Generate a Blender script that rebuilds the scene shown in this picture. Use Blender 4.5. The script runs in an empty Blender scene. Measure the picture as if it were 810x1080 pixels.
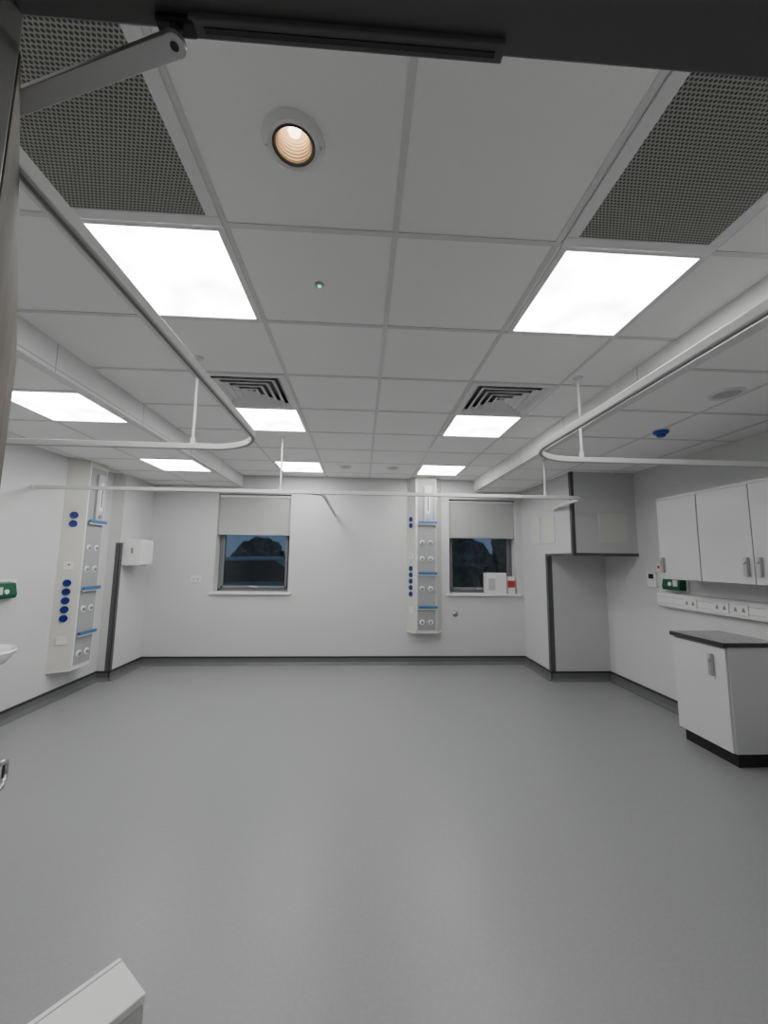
import bpy, bmesh, math, random
from mathutils import Vector, Matrix
random.seed(4)
SC=bpy.context.scene; COL=SC.collection
CAMZ=1.472
# ------------------------------------------------------------------ materials
def mat(name,col,rough=.6,metal=0,emit=None,estr=0,noise=None,bump=None,spec=.5,coat=0):
    m=bpy.data.materials.new(name);m.use_nodes=True;nt=m.node_tree;b=nt.nodes["Principled BSDF"]
    b.inputs["Base Color"].default_value=(*col,1);b.inputs["Roughness"].default_value=rough
    b.inputs["Metallic"].default_value=metal;b.inputs["Specular IOR Level"].default_value=spec
    b.inputs["Coat Weight"].default_value=coat
    if emit: b.inputs["Emission Color"].default_value=(*emit,1);b.inputs["Emission Strength"].default_value=estr
    if noise or bump:
        tc=nt.nodes.new("ShaderNodeTexCoord")
    if noise:
        sc,amt=noise
        n=nt.nodes.new("ShaderNodeTexNoise");n.inputs["Scale"].default_value=sc;n.inputs["Detail"].default_value=4
        nt.links.new(tc.outputs["Object"],n.inputs["Vector"])
        r=nt.nodes.new("ShaderNodeValToRGB")
        r.color_ramp.elements[0].position=.3;r.color_ramp.elements[1].position=.7
        r.color_ramp.elements[0].color=(*[c*(1-amt) for c in col],1);r.color_ramp.elements[1].color=(*[min(1,c*(1+amt)) for c in col],1)
        nt.links.new(n.outputs["Fac"],r.inputs["Fac"]);nt.links.new(r.outputs["Color"],b.inputs["Base Color"])
    if bump:
        sc,amt=bump
        n=nt.nodes.new("ShaderNodeTexNoise");n.inputs["Scale"].default_value=sc
        nt.links.new(tc.outputs["Object"],n.inputs["Vector"])
        bp=nt.nodes.new("ShaderNodeBump");bp.inputs["Strength"].default_value=amt;bp.inputs["Distance"].default_value=.005
        nt.links.new(n.outputs["Fac"],bp.inputs["Height"]);nt.links.new(bp.outputs["Normal"],b.inputs["Normal"])
    return m
M={}
M['wall']=mat("wall_paint",(.585,.592,.588),.55,noise=(1.2,.015),bump=(120,.05))
M['alcove']=mat("alcove_paint",(.55,.556,.555),.55,noise=(1.2,.015))
M['tile']=mat("ceiling_tile",(.88,.885,.872),.9,noise=(90,.008),bump=(160,.05))
M['grid']=mat("ceiling_grid",(.66,.665,.66),.5)
M['fascia']=mat("bulkhead_fascia",(.70,.705,.70),.5)
M['floor']=mat("vinyl_floor",(.255,.256,.259),.36,noise=(60,.04),bump=(300,.05),spec=.5)
M['cove']=mat("vinyl_cove",(.135,.136,.14),.42)
M['cap']=mat("dark_cap",(.03,.03,.034),.5)
M['guard']=mat("guard_grey",(.085,.085,.09),.5)
M['white']=mat("white_plastic",(.74,.74,.74),.35)
M['rail']=mat("rail_white",(.66,.66,.65),.4)
M['cream']=mat("cream_panel",(.62,.61,.565),.35)
M['access']=mat("access_panel_paint",(.60,.595,.565),.5)
M['lamin']=mat("white_laminate",(.56,.565,.565),.4)
M['grey']=mat("grey_panel",(.45,.455,.455),.4)
M['panelgrey']=mat("unit_panel_grey",(.34,.35,.35),.4)
M['midgrey']=mat("mid_grey",(.25,.25,.26),.4)
M['joint']=mat("joint_grey",(.40,.40,.40),.6)
M['plenum']=mat("plenum_grey",(.16,.16,.16),.7)
M['dark']=mat("dark_metal",(.06,.06,.063),.45)
M['header']=mat("header_paint",(.12,.12,.12),.5)
M['black']=mat("black_plastic",(.012,.012,.013),.4)
M['blue']=mat("navy_socket",(.008,.025,.20),.35)
M['cyan']=mat("blue_rail",(.04,.16,.36),.35)
M['dblue']=mat("detector_blue",(.02,.09,.36),.35)
M['alu']=mat("brushed_aluminium",(.46,.46,.46),.38,metal=.7)
M['steel']=mat("steel",(.5,.5,.51),.25,metal=1)
M['green']=mat("green_plastic",(.0,.085,.04),.4)
M['red']=mat("red_plastic",(.5,.03,.02),.4)
M['blind']=mat("blind_fabric",(.43,.432,.425),.8,bump=(200,.2))
M['wood']=mat("door_wood",(.075,.062,.052),.85,noise=(6,.25),spec=.15)
M['frame']=mat("window_frame",(.17,.175,.185),.4)
M['worktop']=mat("worktop",(.24,.24,.24),.18,noise=(150,.25))
M['edge']=mat("worktop_edge",(.03,.03,.032),.35)
M['warm']=mat("warm_lamp",(.9,.7,.5),.5,emit=(1,.84,.58),estr=7)
M['reflect']=mat("warm_reflector",(.72,.58,.42),.35)
M['gled']=mat("green_led",(.1,.8,.3),.4,emit=(.1,1,.4),estr=1.5)
M['ceramic']=mat("ceramic",(.8,.81,.82),.12,coat=.5)
M['leaf']=mat("foliage",(.06,.085,.08),.8,noise=(3,.9))
M['ground']=mat("tarmac",(.05,.055,.065),.7,noise=(20,.3))
M['carpaint']=mat("car_paint",(.26,.35,.46),.25,coat=.6)
def emitmat():
    m=mat("panel_diffuser",(.9,.9,.9),.5,emit=(1,1,.985),estr=16);nt=m.node_tree;b=nt.nodes["Principled BSDF"]
    tc=nt.nodes.new("ShaderNodeTexCoord");n=nt.nodes.new("ShaderNodeTexNoise");n.inputs["Scale"].default_value=3.5;n.inputs["Detail"].default_value=1
    mr=nt.nodes.new("ShaderNodeMapRange");mr.inputs[1].default_value=.3;mr.inputs[2].default_value=.7;mr.inputs[3].default_value=7;mr.inputs[4].default_value=26
    nt.links.new(tc.outputs["Object"],n.inputs["Vector"]);nt.links.new(n.outputs["Fac"],mr.inputs[0]);nt.links.new(mr.outputs[0],b.inputs["Emission Strength"])
    return m
M['emit']=emitmat()
def glass():
    m=bpy.data.materials.new("window_glass");m.use_nodes=True;nt=m.node_tree;nt.nodes.clear()
    o=nt.nodes.new("ShaderNodeOutputMaterial");mx=nt.nodes.new("ShaderNodeMixShader")
    t=nt.nodes.new("ShaderNodeBsdfTransparent");g=nt.nodes.new("ShaderNodeBsdfGlossy")
    t.inputs[0].default_value=(.75,.82,.85,1);g.inputs["Roughness"].default_value=.02
    f=nt.nodes.new("ShaderNodeFresnel");f.inputs[0].default_value=1.55
    nt.links.new(f.outputs[0],mx.inputs[0]);nt.links.new(t.outputs[0],mx.inputs[1]);nt.links.new(g.outputs[0],mx.inputs[2])
    nt.links.new(mx.outputs[0],o.inputs[0]);return m
M['glass']=glass()
def perforated():
    m=bpy.data.materials.new("perforated_metal");m.use_nodes=True;nt=m.node_tree;b=nt.nodes["Principled BSDF"]
    N=nt.nodes.new;L=nt.links.new
    tc=N("ShaderNodeTexCoord");sp=N("ShaderNodeSeparateXYZ");L(tc.outputs["Object"],sp.inputs[0])
    def mth(op,a,bv=None):
        n=N("ShaderNodeMath");n.operation=op
        for i,v in enumerate((a,bv)):
            if v is None: continue
            if isinstance(v,(int,float)): n.inputs[i].default_value=v
            else: L(v,n.inputs[i])
        return n.outputs[0]
    px=.0125;py=.0105
    u=mth('DIVIDE',sp.outputs[0],px);v=mth('DIVIDE',sp.outputs[1],py)
    row=mth('MODULO',mth('FLOOR',mth('ADD',v,1000)),2)
    uu=mth('ADD',u,mth('MULTIPLY',row,.5))
    fu=mth('SUBTRACT',mth('FRACT',uu),.5);fv=mth('SUBTRACT',mth('FRACT',v),.5)
    d=mth('ADD',mth('MULTIPLY',fu,fu),mth('MULTIPLY',fv,fv))
    hole=mth('LESS_THAN',d,.13)
    mx=N("ShaderNodeMix");mx.data_type='RGBA';L(hole,mx.inputs[0])
    mx.inputs[6].default_value=(.34,.335,.31,1);mx.inputs[7].default_value=(.06,.06,.055,1)
    L(mx.outputs[2],b.inputs["Base Color"]);b.inputs["Roughness"].default_value=.5;b.inputs["Metallic"].default_value=0.0
    return m
M['perf']=perforated()
# ------------------------------------------------------------------ mesh builder
class MB:
    def __init__(s): s.bm=bmesh.new()
    def box(s,x0,x1,y0,y1,z0,z1):
        v=[s.bm.verts.new(p) for p in ((x0,y0,z0),(x1,y0,z0),(x1,y1,z0),(x0,y1,z0),(x0,y0,z1),(x1,y0,z1),(x1,y1,z1),(x0,y1,z1))]
        for f in ((0,3,2,1),(4,5,6,7),(0,1,5,4),(1,2,6,5),(2,3,7,6),(3,0,4,7)): s.bm.faces.new([v[i] for i in f])
        return s
    def prism(s,prof,z0,z1):
        return s.extr(prof,'z',z0,z1)
    def extr(s,prof,axis,t0,t1):
        def P(p,t):
            if axis=='x': return (t,p[0],p[1])
            if axis=='y': return (p[0],t,p[1])
            return (p[0],p[1],t)
        a=[s.bm.verts.new(P(p,t0)) for p in prof];b=[s.bm.verts.new(P(p,t1)) for p in prof];n=len(prof)
        s.bm.faces.new(a[::-1]);s.bm.faces.new(b)
        for i in range(n): s.bm.faces.new((a[i],a[(i+1)%n],b[(i+1)%n],b[i]))
        return s
    def lathe(s,prof,c=(0,0,0),axis='z',seg=32,sx=1,sy=1):
        rings=[]
        for r,h in prof:
            ring=[]
            for k in range(seg):
                a=2*math.pi*k/seg;u=r*math.cos(a)*sx;w=r*math.sin(a)*sy
                if axis=='z':p=(u,w,h)
                elif axis=='x':p=(h,u,w)
                else:p=(u,h,w)
                ring.append(s.bm.verts.new((p[0]+c[0],p[1]+c[1],p[2]+c[2])))
            rings.append(ring)
        for i in range(len(rings)-1):
            for k in range(seg):
                s.bm.faces.new((rings[i][k],rings[i][(k+1)%seg],rings[i+1][(k+1)%seg],rings[i+1][k]))
        if prof[0][0]>1e-5:s.bm.faces.new(rings[0])
        if prof[-1][0]>1e-5:s.bm.faces.new(rings[-1][::-1])
        return s
    def ring(s,prof,seg=48):
        rings=[[s.bm.verts.new((r*math.cos(2*math.pi*k/seg),r*math.sin(2*math.pi*k/seg),h)) for k in range(seg)] for r,h in prof]
        for i in range(len(rings)-1):
            for k in range(seg):
                s.bm.faces.new((rings[i][k],rings[i][(k+1)%seg],rings[i+1][(k+1)%seg],rings[i+1][k]))
        return s
    def cyl(s,c,r,h,axis='z',seg=20):
        return s.lathe([(r,0),(r,h)],c,axis,seg)
    def path(s,pts,w,h):
        n=len(pts);secs=[]
        for i,p in enumerate(pts):
            p=Vector(p)
            d=(Vector(pts[min(i+1,n-1)])-Vector(pts[max(i-1,0)]));d.z=0;d.normalize()
            q=Vector((-d.y,d.x,0))*w/2;z=Vector((0,0,h/2))
            secs.append([s.bm.verts.new(p+q+z),s.bm.verts.new(p-q+z),s.bm.verts.new(p-q-z),s.bm.verts.new(p+q-z)])
        for i in range(n-1):
            for k in range(4): s.bm.faces.new((secs[i][k],secs[i][(k+1)%4],secs[i+1][(k+1)%4],secs[i+1][k]))
        s.bm.faces.new(secs[0]);s.bm.faces.new(secs[-1][::-1]);return s
    def tube(s,pts,r,seg=12):
        n=len(pts);P=[Vector(p) for p in pts];rings=[];up=None
        for i in range(n):
            d=(P[min(i+1,n-1)]-P[max(i-1,0)]).normalized()
            if up is None: up=Vector((0,1,0)) if abs(d.y)<.9 else Vector((0,0,1))
            a=(up-d*up.dot(d)).normalized();b=d.cross(a);up=a
            rings.append([s.bm.verts.new(P[i]+(a*math.cos(2*math.pi*k/seg)+b*math.sin(2*math.pi*k/seg))*r) for k in range(seg)])
        for i in range(n-1):
            for k in range(seg): s.bm.faces.new((rings[i][k],rings[i][(k+1)%seg],rings[i+1][(k+1)%seg],rings[i+1][k]))
        s.bm.faces.new(rings[0]);s.bm.faces.new(rings[-1][::-1]);return s
    def slab(s,x0,x1,y0,y1,z0,z1,holes):
        xs=sorted({x0,x1,*[h[0] for h in holes],*[h[1] for h in holes]});ys=sorted({y0,y1,*[h[2] for h in holes],*[h[3] for h in holes]})
        def solid(i,j):
            if not(0<=i<len(xs)-1 and 0<=j<len(ys)-1): return False
            cx,cy=(xs[i]+xs[i+1])/2,(ys[j]+ys[j+1])/2
            return not any(h[0]<cx<h[1] and h[2]<cy<h[3] for h in holes)
        V={}
        def v(i,j,k):
            if (i,j,k) not in V: V[(i,j,k)]=s.bm.verts.new((xs[i],ys[j],(z0,z1)[k]))
            return V[(i,j,k)]
        for i in range(len(xs)-1):
            for j in range(len(ys)-1):
                if not solid(i,j): continue
                s.bm.faces.new((v(i,j,0),v(i,j+1,0),v(i+1,j+1,0),v(i+1,j,0)));s.bm.faces.new((v(i,j,1),v(i+1,j,1),v(i+1,j+1,1),v(i,j+1,1)))
                for (di,dj,a,b) in ((-1,0,(i,j),(i,j+1)),(1,0,(i+1,j),(i+1,j+1)),(0,-1,(i,j),(i+1,j)),(0,1,(i,j+1),(i+1,j+1))):
                    if not solid(i+di,j+dj):
                        s.bm.faces.new((v(*a,0),v(*b,0),v(*b,1),v(*a,1)))
        return s
    def done(s,name,m,parent=None,label=None,cat=None,group=None,bevel=0,smooth=False,kind=None):
        bm=s.bm
        if smooth: bmesh.ops.remove_doubles(bm,verts=bm.verts,dist=1e-6)
        bmesh.ops.recalc_face_normals(bm,faces=bm.faces)
        vs=[v.co for v in bm.verts]
        c=Vector([(min(v[i] for v in vs)+max(v[i] for v in vs))/2 for i in range(3)])
        for v in bm.verts: v.co-=c
        me=bpy.data.meshes.new(name);bm.to_mesh(me);bm.free()
        if smooth:
            for p in me.polygons:p.use_smooth=True
        me.materials.append(M[m]);o=bpy.data.objects.new(name,me);COL.objects.link(o)
        if smooth:
            e=o.modifiers.new("es","EDGE_SPLIT");e.split_angle=math.radians(35)
        o.location=c
        if parent:o.parent=parent
        if bevel:
            b=o.modifiers.new("bevel","BEVEL");b.width=bevel;b.segments=2;b.limit_method='ANGLE'
        if label:o["label"]=label
        if cat:o["category"]=cat
        if group:o["group"]=group
        if kind:o["kind"]=kind
        return o
def thing(name,label,cat,loc=(0,0,0),rot=0,group=None,kind=None):
    e=bpy.data.objects.new(name,None);COL.objects.link(e);e.location=loc;e.rotation_euler=(0,0,rot);e.empty_display_size=.1
    if kind:e["kind"]=kind
    e["label"]=label;e["category"]=cat
    if group:e["group"]=group
    return e
def S(mb,name,m,**k):
    return mb.done(name,m,kind="structure",**k)
# ------------------------------------------------------------------ room constants
XL,XR,YB,YF=-3.12,3.16,5.80,.430
ZC,ZS=2.672,2.507
SL,SR=-1.74,1.68
PLX,PLY=-2.975,5.10        # left pier
PRX,PRY=2.40,5.00         # right pier
BY,BZ=4.37,1.55           # overhead boxing
W1=(-2.07,-1.03,.99,2.40);W2=(1.30,2.30,.99,2.38)
# floor
S(MB().box(XL-.15,XR+.15,-1.5,YB+.02,-.1,0),"floor",'floor')
# back wall with openings
b=MB();y0,y1=YB,YB+.3
b.box(XL-.15,W1[0],y0,y1,0,ZC+.1);b.box(W1[1],W2[0],y0,y1,0,ZC+.1);b.box(W2[1],XR+.15,y0,y1,0,ZC+.1)
for w in (W1,W2):
    b.box(w[0],w[1],y0,y1,0,w[2]);b.box(w[0],w[1],y0,y1,w[3],ZC+.1)
S(b,"wall_back",'wall')
S(MB().box(XL-.15,XL,-1.5,YB,0,ZC+.1).box(XL,PLX,PLY,YB,0,ZS),"wall_left",'wall')
S(MB().box(XR,XR+.15,-1.5,YB,0,ZC+.1),"wall_right",'wall')
S(MB().box(PRX,XR,PRY,YB,0,BZ),"wall_pier",'alcove')
S(MB().box(PRX,XR,BY,YB,BZ,ZS),"wall_boxing",'alcove')
# front wall with door opening
DX0,DX1,DZ=-.425,.80,2.13
S(MB().box(XL,DX0-.05,YF-.14,YF,0,ZC+.1).box(DX1+.05,XR,YF-.14,YF,0,ZC+.1).box(DX0-.05,DX1+.05,YF-.14,YF,DZ+.05,ZC+.1),"wall_front",'wall')
S(MB().box(DX0-.05,DX1+.05,YF-.16,YF+.008,DZ,DZ+.06).box(DX0-.05,DX0,YF-.16,YF+.008,0,DZ).box(DX1,DX1+.05,YF-.16,YF+.008,0,DZ),"trim_1",'header',bevel=.003)
# corridor behind the door
S(MB().box(XL,XR,-1.5,YF-.14,ZC,ZC+.1),"ceiling.003",'tile')
S(MB().box(XL-.15,XR+.15,-1.6,-1.5,0,ZC+.1),"wall_corridor",'wall')
# ceilings (main one has holes for the recessed lamp and the diffusers)
HX,HY,HH=-.216,1.03,.052
LX,RX=-.8175,1.035
DIF=[(LX,2.81),(RX,2.81)];DH=.272
S(MB().slab(SL,SR,YF,YB,ZC,ZC+.1,[(HX-HH,HX+HH,HY-HH,HY+HH)]+[(x-DH,x+DH,y-DH,y+DH) for x,y in DIF]),"ceiling",'tile')
S(MB().box(XL,SL-.02,YF,YB,ZS,ZS+.1),"ceiling.001",'tile')
S(MB().box(SR+.02,XR,YF,YB,ZS,ZS+.1),"ceiling.002",'tile')
def fascia(x0,x1,name,s,jn):
    mb=MB();y=YF;jo=MB()
    while y<YB:
        e=min(y+.9,YB);mb.box(x0,x1,y,e,ZS-.010,ZC+.1)
        if e<YB:
            xx=x1 if s<0 else x0
            jo.box(xx-.001,xx+.001,e-.003,e+.003,ZS-.008,ZC-.001)
        y=e
    xs=sorted((x0 if s<0 else x1,(x0 if s<0 else x1)+s*.045));mb.box(xs[0],xs[1],YF,YB,ZS-.010,ZS+.001)
    xx=x1 if s<0 else x0
    jo.box(xx-.0012,xx+.0012,YF,YB,ZS+.012,ZS+.017)
    S(mb,name,'fascia');S(jo,jn,'joint')
fascia(SL-.02,SL,"trim_2",-1,"trim_13");fascia(SR,SR+.02,"trim_3",1,"trim_14")
# grid
GX=[-1.125,-.513,.105,.722,1.335];GY=[1.335-.59+.59*k for k in range(0,9)]
g=MB()
for x in GX:
    g.box(x-.011,x+.011,YF,YB,ZC-.004,ZC+.001)
for y in GY:
    if YF<y<YB:g.box(SL,SR,y-.011,y+.011,ZC-.0045,ZC+.001)
for x0,x1 in ((XL,SL-.02),(SR+.02,XR)):
    for y in GY:
        if YF<y<YB:g.box(x0,x1,y-.011,y+.011,ZS-.0045,ZS+.001)
for x in (SL-.04-.605,SL-.04-1.21,SR+.04+.605,SR+.04+1.21):
    if XL<x<XR:g.box(x-.011,x+.011,YF,YB,ZS-.004,ZS+.001)
g.box(SL,SR,YB-.02,YB,ZC-.006,ZC)
S(g,"trim_4",'grid')
# skirting: coved vinyl with dark cap
def skirt(path,side,n):
    cv=MB();cp=MB();t=.012;c=.018
    for (x0,y0,x1,y1,nx,ny) in path:
        if nx:
            xs=sorted((x0,x0+nx*t));cv.box(xs[0],xs[1],min(y0,y1),max(y0,y1),0,.1)
            cv.extr([(x0,0),(x0+nx*.05,0),(x0+nx*.025,.01),(x0+nx*.013,.035),(x0,.035)],'y',min(y0,y1),max(y0,y1))
            xs=sorted((x0,x0+nx*c));cp.box(xs[0],xs[1],min(y0,y1),max(y0,y1),.094,.114)
        else:
            ys=sorted((y0,y0+ny*t));cv.box(min(x0,x1),max(x0,x1),ys[0],ys[1],0,.1)
            cv.extr([(y0,0),(y0+ny*.05,0),(y0+ny*.025,.01),(y0+ny*.013,.035),(y0,.035)],'x',min(x0,x1),max(x0,x1))
            ys=sorted((y0,y0+ny*c));cp.box(min(x0,x1),max(x0,x1),ys[0],ys[1],.094,.114)
    S(cv,"baseboard_"+side,'cove');S(cp,"trim_%d"%n,'cap')
skirt([(PLX,YB,PRX,YB,0,-1)],"back",5)
skirt([(XL,YF,XL,PLY,1,0),(XL,PLY,PLX+.012,PLY,0,-1),(PLX,PLY-.012,PLX,YB,1,0)],"left",6)
skirt([(XR,YF,XR,PRY,-1,0),(PRX-.012,PRY,XR,PRY,0,-1),(PRX,PRY-.012,PRX,YB,-1,0)],"right",7)
# corner guards
S(MB().box(PLX-.05,PLX+.005,PLY-.005,PLY,.1,1.64).box(PLX,PLX+.005,PLY-.005,PLY+.05,.1,1.64),"trim_8",'guard')
S(MB().box(PRX-.005,PRX+.05,PRY-.005,PRY,.1,BZ).box(PRX-.005,PRX,PRY-.005,PRY+.06,.1,BZ),"trim_9",'guard')
S(MB().box(PRX-.005,PRX+.03,BY-.006,BY,BZ,ZS).box(PRX-.006,PRX,BY-.006,BY+.04,BZ,ZS).box(PRX,XR,BY-.008,BY,BZ-.012,BZ+.022)
  .box(PRX-.008,PRX,BY,PRY+.05,BZ-.012,BZ+.018),"trim_10",'guard')
# ------------------------------------------------------------------ windows
def window(n,w):
    x0,x1,z0,z1=w;Y=YB+.17
    e=thing("window_%d"%n,"dark grey framed window with dusk outside above white sill","window",((x0+x1)/2,Y,z0),kind="structure")
    cx=(x0+x1)/2;a,bb=x0-cx,x1-cx;H=z1-z0
    f=MB();t=.04
    f.box(a,a+t,0,.06,0,H);f.box(bb-t,bb,0,.06,0,H);f.box(a,bb,0,.06,0,t);f.box(a,bb,0,.06,H-t,H)
    f.done("window_frame",'frame',e,bevel=.004)
    f=MB();o=.045;t=.035
    f.box(a+o,a+o+t,-.02,.04,o,H-o);f.box(bb-o-t,bb-o,-.02,.04,o,H-o);f.box(a+o,bb-o,-.02,.04,o,o+t);f.box(a+o,bb-o,-.02,.04,H-o-t,H-o)
    f.done("window_sash",'frame',e,bevel=.004)
    MB().box(a+o+t,bb-o-t,.01,.016,o+t,H-o-t).done("glass_pane",'glass',e)
    MB().box(-.06,.06,-.035,-.02,o+.01,o+.03).box(-.01,.01,-.05,-.03,o+.01,o+.03).done("window_handle",'alu',e,bevel=.002)
    s=MB().box(x0-.05,x1+.05,YB-.04,YB,z0-.03,z0+.002).box(x0,x1,YB-.001,Y,z0-.03,z0+.002)
    S(s,"trim_%d"%(10+n),'white',bevel=.003)
window(1,W1);window(2,W2)
def blind(x0,x1,zb,zt,label):
    cx=(x0+x1)/2;e=thing("roller_blind",label,"blind",(cx,YB+.06,zb))
    w=(x1-x0)/2-.008;h=zt-zb
    MB().box(-w,w,0,.004,.02,h-.03).done("blind_fabric",'blind',e)
    MB().box(-w,w,-.006,.01,0,.022).done("bottom_bar",'alu',e,bevel=.003)
    MB().lathe([(.022,-w),(.022,w)],(0,.01,h-.03),'x',20).done("roller_tube",'white',e,smooth=True)
blind(W1[0],W1[1],1.80,W1[3],"light grey fabric roller blind half lowered over window")
blind(W2[0],W2[1],1.80,W2[3],"light grey fabric roller blind above window with box")
# ------------------------------------------------------------------ bedhead service units
def unit(loc,rot,label,zt):
    e=thing("medical_bedhead_unit",label,"medical wall unit",loc,rot,group="bedhead service units")
    W,F,D=.255,.15,.16
    MB().prism([(-W,0),(-F,-D),(F,-D),(W,0)],0,zt).done("unit_body",'cream',e,bevel=.003)
    MB().box(-F+.035,F-.01,-D-.004,-D+.002,.03,zt-.06).done("front_panel",'panelgrey',e,bevel=.001)
    MB().box(-F+.004,-F+.022,-D-.006,-D,.01,zt-.01).box(F-.008,F,-D-.006,-D,.01,zt-.01).done("edge_trim",'white',e)
    MB().prism([(-W-.006,0),(-F-.004,-D-.006),(F+.004,-D-.006),(W+.006,0)],-.012,0).done("end_cap",'white',e)
    yf=-D-.004
    MB().box(-.03,.09,yf-.03,yf,1.52,2.07).done("equipment_channel",'grey',e,bevel=.006)
    MB().box(.0,.055,yf-.036,yf-.028,1.66,1.98).done("channel_slot",'white',e,bevel=.003)
    MB().box(.02,.035,yf-.039,yf-.035,1.70,1.94).done("channel_groove",'dark',e)
    MB().cyl((.028,yf-.05,1.6),.022,.02,'y').done("channel_knob",'alu',e,smooth=True)
    for i,z in enumerate((.33,.80,1.52)):
        MB().box(-F+.04,F+.01,yf-.035,yf-.02,z,z+.036).box(-F+.05,-F+.07,yf-.022,yf,z+.005,z+.03).box(F-.03,F-.01,yf-.022,yf,z+.005,z+.03).done("equipment_rail",'cyan' ,e,bevel=.002,label="blue plastic equipment rail")
        MB().box(-F+.036,F+.014,yf-.03,yf-.018,z-.012,z+.003).done("rail_lip",'white',e)
    for z in (.14,.60,1.02,1.25):
        for x in (-.055,.065):
            MB().lathe([(.0,-.010),(.03,-.012),(.036,-.008),(.036,0)],(x,yf,z),'y',22).done("gas_outlet",'white',e,smooth=True)
            MB().lathe([(0,-.024),(.014,-.024),(.018,-.020),(.019,-.01)],(x,yf,z),'y',18).done("outlet_valve",'midgrey',e,smooth=True)
    n=Vector((-D,-(W-F),0)).normalized();c0=Vector((-(W+F)/2,-D/2,0));ang=math.atan2(n.y,n.x)
    def wing(name,m,mb,z,label=None):
        o=mb.done(name,m,e,smooth=False,label=label)
        R=Matrix.Rotation(ang,4,'Z');o.matrix_local=Matrix.Translation(c0+Vector((0,0,z)))@R@Matrix.Translation(o.location)
        return o
    for z in (.52,.61,.70,.79,.88,1.50,1.59):
        wing("power_socket",'blue',MB().lathe([(.0,.004),(.026,.004),(.03,.012),(.036,.012),(.038,0)],(0,0,0),'x',20),z)
    wing("switch_plate",'white',MB().box(0,.006,-.04,.04,-.04,.04),1.06)
    wing("call_button",'red',MB().cyl((0.005,0,0),.01,.006,'x'),1.07)
    wing("switch_plate",'white',MB().box(0,.006,-.04,.04,-.04,.04),.3)
    return e
unit((.925,YB,.467),0,"cream trapezoid bedhead unit with blue rails on back wall",ZC-.467-.002)
unit((XL,4.56,.31),math.radians(90),"cream trapezoid bedhead unit beside the grey corner guard",ZS-.31-.002)
# ------------------------------------------------------------------ ceiling fittings
def panel(x,y,z,label,w=.54,fr=.595):
    e=thing("ceiling_light_panel",label,"ceiling light",(x,y,z),group="square LED ceiling panels")
    h=fr/2;a=w/2
    MB().box(-h,h,-h,-a,-.007,0).box(-h,h,a,h,-.007,0).box(-h,-a,-a,a,-.007,0).box(a,h,-a,a,-.007,0).done("panel_frame",'white',e)
    MB().box(-a,a,-a,a,-.004,0).done("light_diffuser",'emit',e)
for y in (1.63,3.40,5.17):
    for x in (LX,RX+.008):
        panel(x,y,ZC-.001,"glowing white square LED panel in the main ceiling grid")
for y in (2.80,4.52):
    panel(-2.09,y,ZS-.001,"glowing white square LED panel in the lowered side ceiling")
def grille(x,y):
    e=thing("ventilation_grille","perforated grey metal return air grille in white frame","vent",(x,y,ZC-.001),group="perforated ceiling grilles")
    h=.297;a=.252
    MB().box(-h,h,-h,-a,-.010,0).box(-h,h,a,h,-.010,0).box(-h,-a,-a,a,-.010,0).box(a,h,-a,a,-.010,0).done("grille_frame",'white',e,bevel=.003)
    MB().box(-a,a,-a,a,-.007,0).done("perforated_panel",'perf',e)
grille(LX,1.04);grille(RX,1.04)
def diffuser(x,y):
    e=thing("air_diffuser","square four way louvred air diffuser in ceiling","air vent",(x,y,ZC),group="louvred ceiling diffusers")
    h=.297;i=.262
    MB().box(-h,h,-h,-i,-.010,-.001).box(-h,h,i,h,-.010,-.001).box(-h,-i,-i,i,-.010,-.001).box(i,h,-i,i,-.010,-.001).done("diffuser_frame",'white',e,bevel=.002)
    d=.268
    MB().box(-d,d,-d,d,.085,.09).box(-d,-d+.004,-d,d,0,.085).box(d-.004,d,-d,d,0,.085).box(-d,d,-d,-d+.004,0,.085).box(-d,d,d-.004,d,0,.085).done("plenum_box",'plenum',e)
    mb=MB();r=.262
    sg=((-1,-1),(1,-1),(1,1),(-1,1))
    while r>.05:
        pts=[(r,-.006),(r-.006,-.010),(r-.034,.014),(r-.032,.017)]
        R=[[mb.bm.verts.new((sx*a,sy*a,z)) for sx,sy in sg] for a,z in pts]
        for q in range(4):
            A,B=R[q],R[(q+1)%4]
            for k in range(4): mb.bm.faces.new((A[k],A[(k+1)%4],B[(k+1)%4],B[k]))
        r-=.050
    mb.box(-.012,.012,-.012,.012,.0,.03)
    mb.done("diffuser_louvres",'white',e)
for x,y in DIF: diffuser(x,y)
# downlight
e=thing("recessed_downlight","round white recessed downlight with warm glowing lamp","ceiling light",(HX,HY,ZC))
MB().ring([(.058,-.003),(.062,-.014),(.074,-.016),(.086,-.009),(.090,0)]).done("bezel",'white',e,smooth=True)
MB().ring([(.060,-.002),(.061,-.014),(.057,-.018),(.0520,-.012),(.0515,0)]).done("trim_ring",'dark',e,smooth=True)
pr=[(.0515,-.010)]
for k in range(7):
    pr+=[(.0508-.0015*k,-.008+.010*k),(.0486-.0015*k,-.006+.010*k)]
pr+=[(.025,.07),(.0001,.071)]
MB().ring(pr).done("reflector",'reflect',e,smooth=True)
MB().lathe([(0,.022),(.010,.024),(.017,.031),(.019,.040),(.016,.069)],seg=32).done("lamp_bulb",'warm',e,smooth=True)
for sx in (.078,-.078):
    MB().cyl((sx,0,-.019),.004,.004).done("bezel_screw",'steel',e)
e=thing("indicator_light","tiny round ceiling indicator with green glow","indicator",(-.204,1.63,ZC))
MB().lathe([(0,-.008),(.014,-.008),(.02,-.003),(.021,0)],seg=24).done("indicator_base",'grey',e,smooth=True)
MB().lathe([(0,-.014),(.006,-.013),(.008,-.008)],seg=16).done("led_lens",'gled',e,smooth=True)
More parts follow.
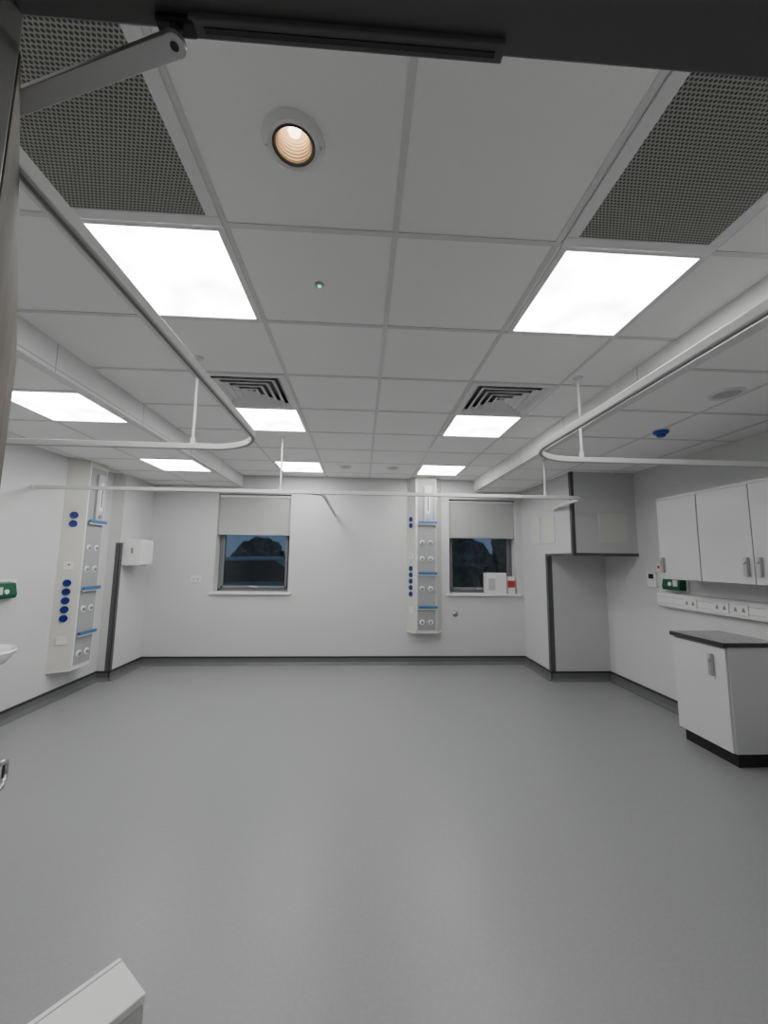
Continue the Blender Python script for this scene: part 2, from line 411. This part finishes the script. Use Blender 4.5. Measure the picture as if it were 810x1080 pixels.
e=thing("smoke_detector","round blue smoke detector on white base","smoke detector",(2.33,2.88,ZS))
MB().lathe([(0,-.012),(.05,-.012),(.056,-.006),(.056,0)],seg=32).done("detector_base",'white',e,smooth=True)
MB().lathe([(0,-.06),(.024,-.059),(.032,-.05),(.034,-.037),(.049,-.033),(.055,-.024),(.052,-.012)],seg=32).done("detector_head",'dblue',e,smooth=True)
def disc(x,y,z,r,label):
    e=thing("ceiling_speaker",label,"ceiling speaker",(x,y,z),group="round ceiling speakers")
    MB().lathe([(r*.85,-.006),(r*.9,-.014),(r,-.008),(r*1.02,0)],seg=40).done("speaker_rim",'white',e,smooth=True)
    MB().lathe([(0,-.01),(r*.5,-.009),(r*.86,-.005)],seg=40).done("speaker_grille",'grey',e,smooth=True)
disc(2.22,2.2,ZS,.09,"round grey ceiling speaker in lowered side ceiling")
disc(-.22,5.1,ZC,.08,"round grey ceiling speaker in the tiled ceiling")
disc(.40,5.1,ZC,.08,"round grey ceiling speaker in the tiled ceiling")
# ------------------------------------------------------------------ curtain tracks
TZ=CAMZ+.648
def arc(cx,cy,r,a0,a1,n=14):
    return [(cx+r*math.cos(math.radians(a0+(a1-a0)*i/n)),cy+r*math.sin(math.radians(a0+(a1-a0)*i/n)),0) for i in range(n+1)]
def track(label,paths,rods,flanges):
    e=thing("curtain_track",label,"curtain rail",(paths[0][0][0],paths[0][0][1],TZ))
    ox,oy=paths[0][0][0],paths[0][0][1]
    for p in paths:
        P=[(x-ox,y-oy,0) for x,y,_ in p]
        MB().path(P,.026,.034).done("rail",'rail',e,bevel=.004)
        MB().path([(x,y,-.0175) for x,y,z in P],.008,.002).done("glider_slot",'midgrey',e)
    for x,y,zt in rods:
        MB().cyl((x-ox,y-oy,.015),.008,zt-TZ-.015,seg=14).lathe([(.03,0),(.028,-.008),(.009,-.02)],(x-ox,y-oy,zt-TZ),'z',20).lathe([(.014,.012),(.014,.05)],(x-ox,y-oy,0),'z',14).done("suspension_rod",'white',e,smooth=True)
    for x,y,ax,s in flanges:
        MB().lathe([(.032,0),(.032,.008*s),(.018,.014*s),(.018,.03*s)],(x-ox,y-oy,0),ax,20).done("wall_flange",'white',e,smooth=True)
r=.30
track("white suspended curtain track turning beside the door side bay",[[(-.58,YF+.005,0),(-.58,1.2,0)]+arc(-.58-r,2.33-r,r,0,90)+[(-2,2.335,0),(XL+.005,2.35,0)]],
      [(-1.0,2.33,ZC)],[(XL,2.35,'x',1),(-.58,YF,'y',1)])
track("white suspended curtain track turning in front of the wall cupboards",[[(1.02,YF+.005,0),(1.02,1.2,0)]+arc(1.02+r,2.40-r,r,180,90)+[(2,2.40,0),(XR-.005,2.40,0)]],
      [(1.40,2.40,ZC)],[(XR,2.40,'x',-1),(1.02,YF,'y',1)])
r=.16
track("long straight white curtain track crossing the far end of room",
      [[(XL+.005,3.90,0),(0,3.89,0),(2.05,3.88,0)]+arc(2.12,3.88+r,r,-90,0)+[(2.29,4.3,0),(2.33,4.55,0),(PRX-.002,4.78,0)],
       arc(-.39-.2,3.89+.2,.2,-90,0)+[(-.39,4.6,0),(-.39,YB-.005,0)]],
      [(-.80,3.89,ZC),(1.86,3.88,ZS)],[(XL,3.90,'x',1),(-.39,YB,'y',-1)])
# ------------------------------------------------------------------ wall plates
def plate(name,x0,x1,y0,y1,z0,z1,label,cat,m='white'):
    e=thing(name,label,cat,((x0+x1)/2,(y0+y1)/2,z0));cx,cy=(x0+x1)/2,(y0+y1)/2
    MB().box(x0-cx,x1-cx,y0-cy,y1-cy,0,z1-z0).done("cover_plate",m,e,bevel=.003);return e
e=plate("power_socket",-2.38,-2.24,YB-.012,YB+.003,1.12,1.21,"white twin socket plate on pale wall beside window","socket")
for x in (-.04,.015):
    MB().box(x,x+.025,-.012,-.005,.03,.06).done("rocker_switch",'grey',e,bevel=.001)
e=thing("gas_alarm_sensor","small round steel sensor on pale wall under sill","sensor",(1.38,YB+.003,.70))
MB().lathe([(0,-.02),(.02,-.02),(.03,-.014),(.04,-.01),(.045,0)],(0,0,0),'y',24).done("sensor_body",'steel',e,smooth=True)
def access(x0,x1,y0,y1,z0,z1,ax,label):
    e=thing("access_panel",label,"access panel",((x0+x1)/2,(y0+y1)/2,z0));cx,cy=(x0+x1)/2,(y0+y1)/2
    MB().box(x0-cx,x1-cx,y0-cy,y1-cy,0,z1-z0).done("panel_frame",'access',e,bevel=.001)
    if ax=='y': MB().box(x0-cx+.02,x1-cx-.02,y0-cy-.002,y0-cy,.02,z1-z0-.02).done("panel_door",'access',e)
    else: MB().box(x0-cx-.002,x0-cx,y0-cy+.02,y1-cy-.02,.02,z1-z0-.02).done("panel_door",'access',e)
access(2.70,3.04,BY-.007,BY,1.69,2.03,'y',"cream square access panel on grey boxing front")
access(PRX-.007,PRX,4.78,5.08,1.70,2.05,'x',"cream access panel on side of grey boxing")
access(PRX-.007,PRX,5.18,5.46,1.70,2.05,'x',"cream access panel on side of grey boxing")
# paper towel dispenser
e=thing("towel_dispenser","white boxy hand towel dispenser on wall by corner","dispenser",(PLX,5.30,1.36))
MB().extr([(-.13,0),(.13,0),(.13,.30),(.09,.32),(-.13,.32)],'x',0,.02).done("back_plate",'white',e)
pr=[(0,0),(.22,.0),(.23,.02),(.23,.29),(.21,.325),(0,.325)]
MB().extr(pr,'y',-.14,.14).done("dispenser_cover",'white',e,bevel=.006)
MB().box(.05,.18,-.09,.09,-.006,.002).done("paper_slot",'dark',e)
MB().box(.10,.13,-.144,-.138,.15,.22).done("viewing_window",'midgrey',e)
# ------------------------------------------------------------------ right wall furniture
FX=2.84;UZ0,UZ1=1.32,2.06
def lock(mb,a,hy,z0,z1):
    return mb.box(a-.028,a,hy-.016,hy+.016,z0,z1).lathe([(0,-.038),(.012,-.038),(.014,-.026)],(a,hy,(z0+z1)/2+.03),'x',16)
def cupboard(y0,y1,doors,label):
    e=thing("wall_cupboard",label,"cupboard",((FX+XR)/2,(y0+y1)/2,UZ0),group="white wall cupboards");cx=(FX+XR)/2;cy=(y0+y1)/2
    a,b=FX-cx,XR-cx;h=UZ1-UZ0
    MB().box(a+.02,b,y0-cy,y1-cy,0,h).box(a+.005,b,y0-cy,y1-cy,h,h+.02).done("cupboard_body",'lamin',e)
    n=len(doors);w=(y1-y0)/n
    for i,hs in enumerate(doors):
        d0=y0-cy+i*w+.004;d1=d0+w-.008
        d=MB().box(a,a+.018,d0,d1,.003,h-.003).done("cupboard_door",'lamin',e,bevel=.002)
        hy=d1-.045 if hs>0 else d0+.045
        hd=lock(MB(),a,hy,.06,.20).done("door_handle",'alu',e,bevel=.004)
        hd.parent=d;hd.location=hd.location-d.location
cupboard(3.19,3.64,[1],"white single door wall cupboard with silver keypad lock")
cupboard(2.27,3.186,[1,-1],"white double door wall cupboard with silver keypad locks")
cupboard(1.35,2.266,[1,-1],"white double door wall cupboard with silver keypad locks")
# trunking
e=thing("cable_trunking","white horizontal dado trunking with power sockets on wall","trunking",(XR,3.0,1.02))
MB().extr([(0,0),(-.055,.01),(-.06,.03),(-.06,.12),(-.055,.145),(0,.155)],'y',-1.3,1.05).done("trunking_body",'white',e)
MB().box(-.063,-.058,-1.3,1.05,.045,.05).box(-.063,-.058,-1.3,1.05,.105,.11).done("trunking_groove",'grey',e)
for y in (.62,.30,.13,-.15,-.5,-.8):
    s=MB().box(-.070,-.060,y-.07,y+.07,.035,.12).done("double_socket",'white',e,bevel=.002)
    for yy in (y-.035,y+.035):
        MB().extr([(yy-.014,.06),(yy+.014,.06),(yy+.014,.068),(yy+.004,.095),(yy-.004,.095),(yy-.014,.068)],'x',-.0725,-.0695).done("socket_outlet",'midgrey',e)
# green boxes
def greenbox(x,y,z,s,label):
    e=thing("emergency_box",label,"wall box",(x,y,z))
    MB().box(*sorted((-s*.003,s*.03)),-.12,.19,-.01,.16).done("back_plate",'white',e,bevel=.002)
    MB().extr([(s*.03,0),(s*.10,.0),(s*.11,.03),(s*.09,.13),(s*.03,.14)],'y',-.11,.11).done("green_case",'green',e,bevel=.004)
    MB().cyl((s*.10 if s>0 else -.115,0,.06),.02,.015,'x').done("release_button",'white',e)
    MB().box(*sorted((s*.1,s*.112)),-.09,-.04,.04,.10).done("label_plate",'cream',e)
greenbox(XR,3.80,1.205,-1,"green wall box on white plate above the trunking")
greenbox(XL,3.62,1.10,1,"dark green wall box on white plate beside the basin")
e=plate("thermostat",XR-.03,XR+.003,4.09,4.22,1.21,1.37,"white room controller with dark screen on pale wall","thermostat")
MB().box(-.021,-.017,-.035,.035,.09,.14).done("display",'black',e)
e=plate("call_point",XR-.02,XR+.003,4.02,4.08,1.39,1.46,"small white wall plate with red mark above controller","call point")
MB().box(-.015,-.011,-.015,.015,.02,.05).done("red_mark",'red',e)
# base cabinet
CX,CY0,CY1=2.72,2.90,3.40;CH=.85
e=thing("base_cabinet","white laminate base cabinet with black plinth and lock","cabinet",(CX,CY0,0))
w=XR-CX;L=CY1-CY0
MB().box(.02,w-.001,0,L,.10,CH).done("cabinet_body",'lamin',e,bevel=.001)
MB().box(.05,w-.001,.02,L-.01,0,.10).done("plinth",'black',e)
d=MB().box(0,.02,.004,L-.004,.105,CH-.012).done("cabinet_door",'lamin',e,bevel=.002)
MB().box(.021,w-.001,-.003,.0,.10,CH).done("end_panel",'lamin',e)
hd=lock(MB(),0,.118,.62,.78).done("lock_handle",'alu',e,bevel=.005)
hd.parent=d;hd.location=hd.location-d.location
e=thing("worktop","grey laminate worktop with dark edge on white base cabinet","worktop",(CX,CY0,CH))
MB().box(-.016,w-.001,-.011,L+.006,.002,.034).done("worktop_slab",'worktop',e)
MB().box(-.020,-.016,-.015,L+.010,.001,.0335).box(-.020,w-.001,-.015,-.011,.001,.0335).box(-.020,w-.001,L+.006,L+.010,.001,.0335).done("edge_band",'edge',e)
# ------------------------------------------------------------------ boxes on sill
e=thing("cardboard_box","plain white cardboard box standing on window sill","box",(1.99,YB+.05,.993))
MB().box(-.15,.15,-.075,.075,0,.30).done("carton",'white',e,bevel=.002)
MB().box(-.12,-.02,-.0765,-.074,.05,.22).done("printed_picture",'grey',e)
MB().box(-.15,.15,-.012,.012,.30,.302).done("packing_tape",'cream',e)
e=thing("supply_packet","small red and white packet beside the white box","packet",(2.22,YB+.03,.993))
MB().box(-.055,.055,-.03,.03,0,.25).done("packet_body",'white',e,bevel=.002)
MB().box(-.05,.05,-.0315,-.029,.09,.19).done("red_label",'red',e)
# ------------------------------------------------------------------ basin
e=thing("wash_basin","white ceramic wall mounted wash basin","sink",(-2.81,3.12,.765))
MB().lathe([(0,-.13),(.1,-.13),(.2,-.09),(.25,-.02),(.26,.0),(.25,.012),(.23,.0),(.18,-.07),(.08,-.1),(0,-.1)],(0,0,0),'z',40,sx=1.03,sy=1.05).done("bowl",'ceramic',e,smooth=True)
MB().box(-.309,-.18,-.25,.25,-.12,.03).done("rear_ledge",'ceramic',e,bevel=.012)
MB().tube([(-.22,0,.03),(-.22,0,.15),(-.21,0,.17),(-.19,0,.18),(-.12,0,.175),(-.09,0,.16)],.013).done("mixer_tap",'steel',e,smooth=True)
# ------------------------------------------------------------------ door leaf + closer
hx,hy=-.428,.442;fx,fy=-1.10,1.256
ang=math.atan2(fy-hy,fx-hx);Ln=math.hypot(fx-hx,fy-hy)
e=thing("door_1","dark wood grain door standing open with lever handle","door",(hx,hy,0),ang,kind="structure")
MB().box(0,Ln,0,.045,.008,2.085).done("door_leaf",'wood',e,bevel=.002)
hz=.86;lp=[(Ln-.09,0,hz+.035),(Ln-.09,-.055,hz+.035),(Ln-.085,-.072,hz+.035),(Ln-.07,-.08,hz+.033),(Ln-.045,-.084,hz+.025),(Ln-.035,-.085,hz+.01),(Ln-.035,-.085,hz-.01),(Ln-.045,-.084,hz-.025),(Ln-.07,-.08,hz-.033),(Ln-.085,-.072,hz-.035),(Ln-.09,-.055,hz-.035),(Ln-.09,0,hz-.035)]
MB().tube(lp,.008).done("pull_handle",'steel',e,smooth=True)
e=thing("door_closer","overhead door closer with silver arm under dark header","door closer",(0,YF,DZ))
MB().box(-.222,.172,-.012,.009,-.010,.0).done("slide_track",'header',e,bevel=.002)
MB().box(-.205,.160,-.004,.002,-.0115,-.0095).done("track_slot",'black',e)
MB().box(-.262,-.216,-.010,.009,-.012,.0).done("closer_housing",'black',e,bevel=.003)
MB().cyl((-.24,.0,-.034),.007,.034,'z').done("arm_pivot",'dark',e,smooth=True)
p0=Vector((-.24,.0,-.032));p1=Vector((-.505,.085,-.032))
MB().path([p0,p0+(p1-p0)*.5,p1],.026,.007).lathe([(.0,-.0036),(.0135,-.0036),(.0135,.0036),(0,.0036)],tuple(p0),'z',28).done("closer_arm",'alu',e,bevel=.001)
MB().cyl((p0.x,p0.y,p0.z-.0045),.005,.002).done("pivot_hole",'black',e)
# ------------------------------------------------------------------ slim bin near the door
A=Vector((-.588,1.163));Bv=Vector((-.48,1.07))
ux=Vector((-.63,-.78)).normalized()
e=thing("waste_bin","slim white flat topped waste bin standing near door","bin",(A.x,A.y,0),math.atan2(ux.y,ux.x))
sgn=1 if (Matrix.Rotation(-math.atan2(ux.y,ux.x),2)@(Bv-A)).y>0 else -1
t=.142*sgn;ys=sorted((0,t))
MB().box(.002,.29,ys[0]+.002,ys[1]-.002,.0,.446).done("bin_body",'lamin',e,bevel=.002)
MB().box(.0,.295,ys[0],ys[1],.449,.469).done("bin_lid",'white',e,bevel=.003)
MB().box(.0,.295,*sorted((t*.10,t*.12)),.4685,.4705).done("lid_seam",'grey',e)
MB().box(.12,.18,*sorted((t*.98,t*1.15)),.02,.035).done("foot_pedal",'dark',e)
# ------------------------------------------------------------------ outside
S(MB().box(-14,14,YB+.3,26,-.3,-.02),"ground",'ground')
def hedge(x,y,s,label):
    bm=MB();bmesh.ops.create_icosphere(bm.bm,subdivisions=4,radius=1)
    for v in bm.bm.verts:
        k=1+random.uniform(-.12,.12);v.co=Vector((v.co.x*s[0]*k,v.co.y*s[1]*k,v.co.z*s[2]*k))
    o=bm.done("garden_shrub",'leaf',None,label,"shrub",group="shrubs outside the windows");o.location=(x,y,-.02+s[2]*.95)
for i,(x,y,sx,sz) in enumerate(((-7.2,12.5,.95,1.8),(-5.1,11.8,.95,2.1),(-3.05,12.2,.9,1.05),(-1.1,11.6,.92,2.0),(1.0,11.8,.9,1.7),(2.95,11.5,.9,1.1),(4.9,11.8,.9,1.9),(6.9,12.2,.9,1.8))):
    hedge(x,y,(sx,.8,sz),"tall dark garden shrub outside window")
def car(x,y,label):
    e=thing("parked_car",label,"car",(x,y,-.02),group="parked cars outside")
    MB().extr([(-2,.35),(-2,.75),(-1.3,.95),(-.8,1.5),(.6,1.53),(1.3,1.0),(2,.85),(2.05,.35)],'y',-.8,.8).done("car_body",'carpaint',e,bevel=.06)
    MB().extr([(-1.05,1.02),(-.72,1.42),(.52,1.45),(1.05,1.05)],'y',-.82,.82).done("car_window",'black',e)
    for wx in (-1.3,1.3):
        for wy in (-.83,.63):
            MB().cyl((wx,wy,.3),.3,.2,'y',28).done("wheel",'black',e,smooth=True)
car(-2.2,8.8,"dark blue parked car seen through window at dusk")
# ------------------------------------------------------------------ unseen fill light added behind the camera to lift the dark header
ld=bpy.data.lights.new("corridor_fill_light",'AREA');ld.shape='RECTANGLE';ld.size=.6;ld.size_y=.6;ld.energy=14;ld.color=(1,.97,.93)
lo=bpy.data.objects.new("corridor_fill_light",ld);COL.objects.link(lo);lo.location=(.3,-.8,ZC-.02)
# ------------------------------------------------------------------ world, camera
w=bpy.data.worlds.new("dusk");SC.world=w;w.use_nodes=True
w.node_tree.nodes["Background"].inputs[0].default_value=(.20,.29,.43,1);w.node_tree.nodes["Background"].inputs[1].default_value=.6
cd=bpy.data.cameras.new("camera");cam=bpy.data.objects.new("camera",cd);COL.objects.link(cam)
f,th,ps,ro=418.05,.1191,.0567,.0117
cd.sensor_fit='VERTICAL';cd.sensor_height=36;cd.lens=f*36/1080;cd.clip_start=.02
F=Vector((math.sin(ps)*math.cos(th),math.cos(ps)*math.cos(th),math.sin(th)))
R=Vector((math.cos(ps),-math.sin(ps),0));U=R.cross(F)
R2=R*math.cos(ro)+U*math.sin(ro);U2=-R*math.sin(ro)+U*math.cos(ro)
mm=Matrix((R2,U2,-F)).transposed().to_4x4();mm.translation=(0,0,CAMZ);cam.matrix_world=mm
SC.camera=cam
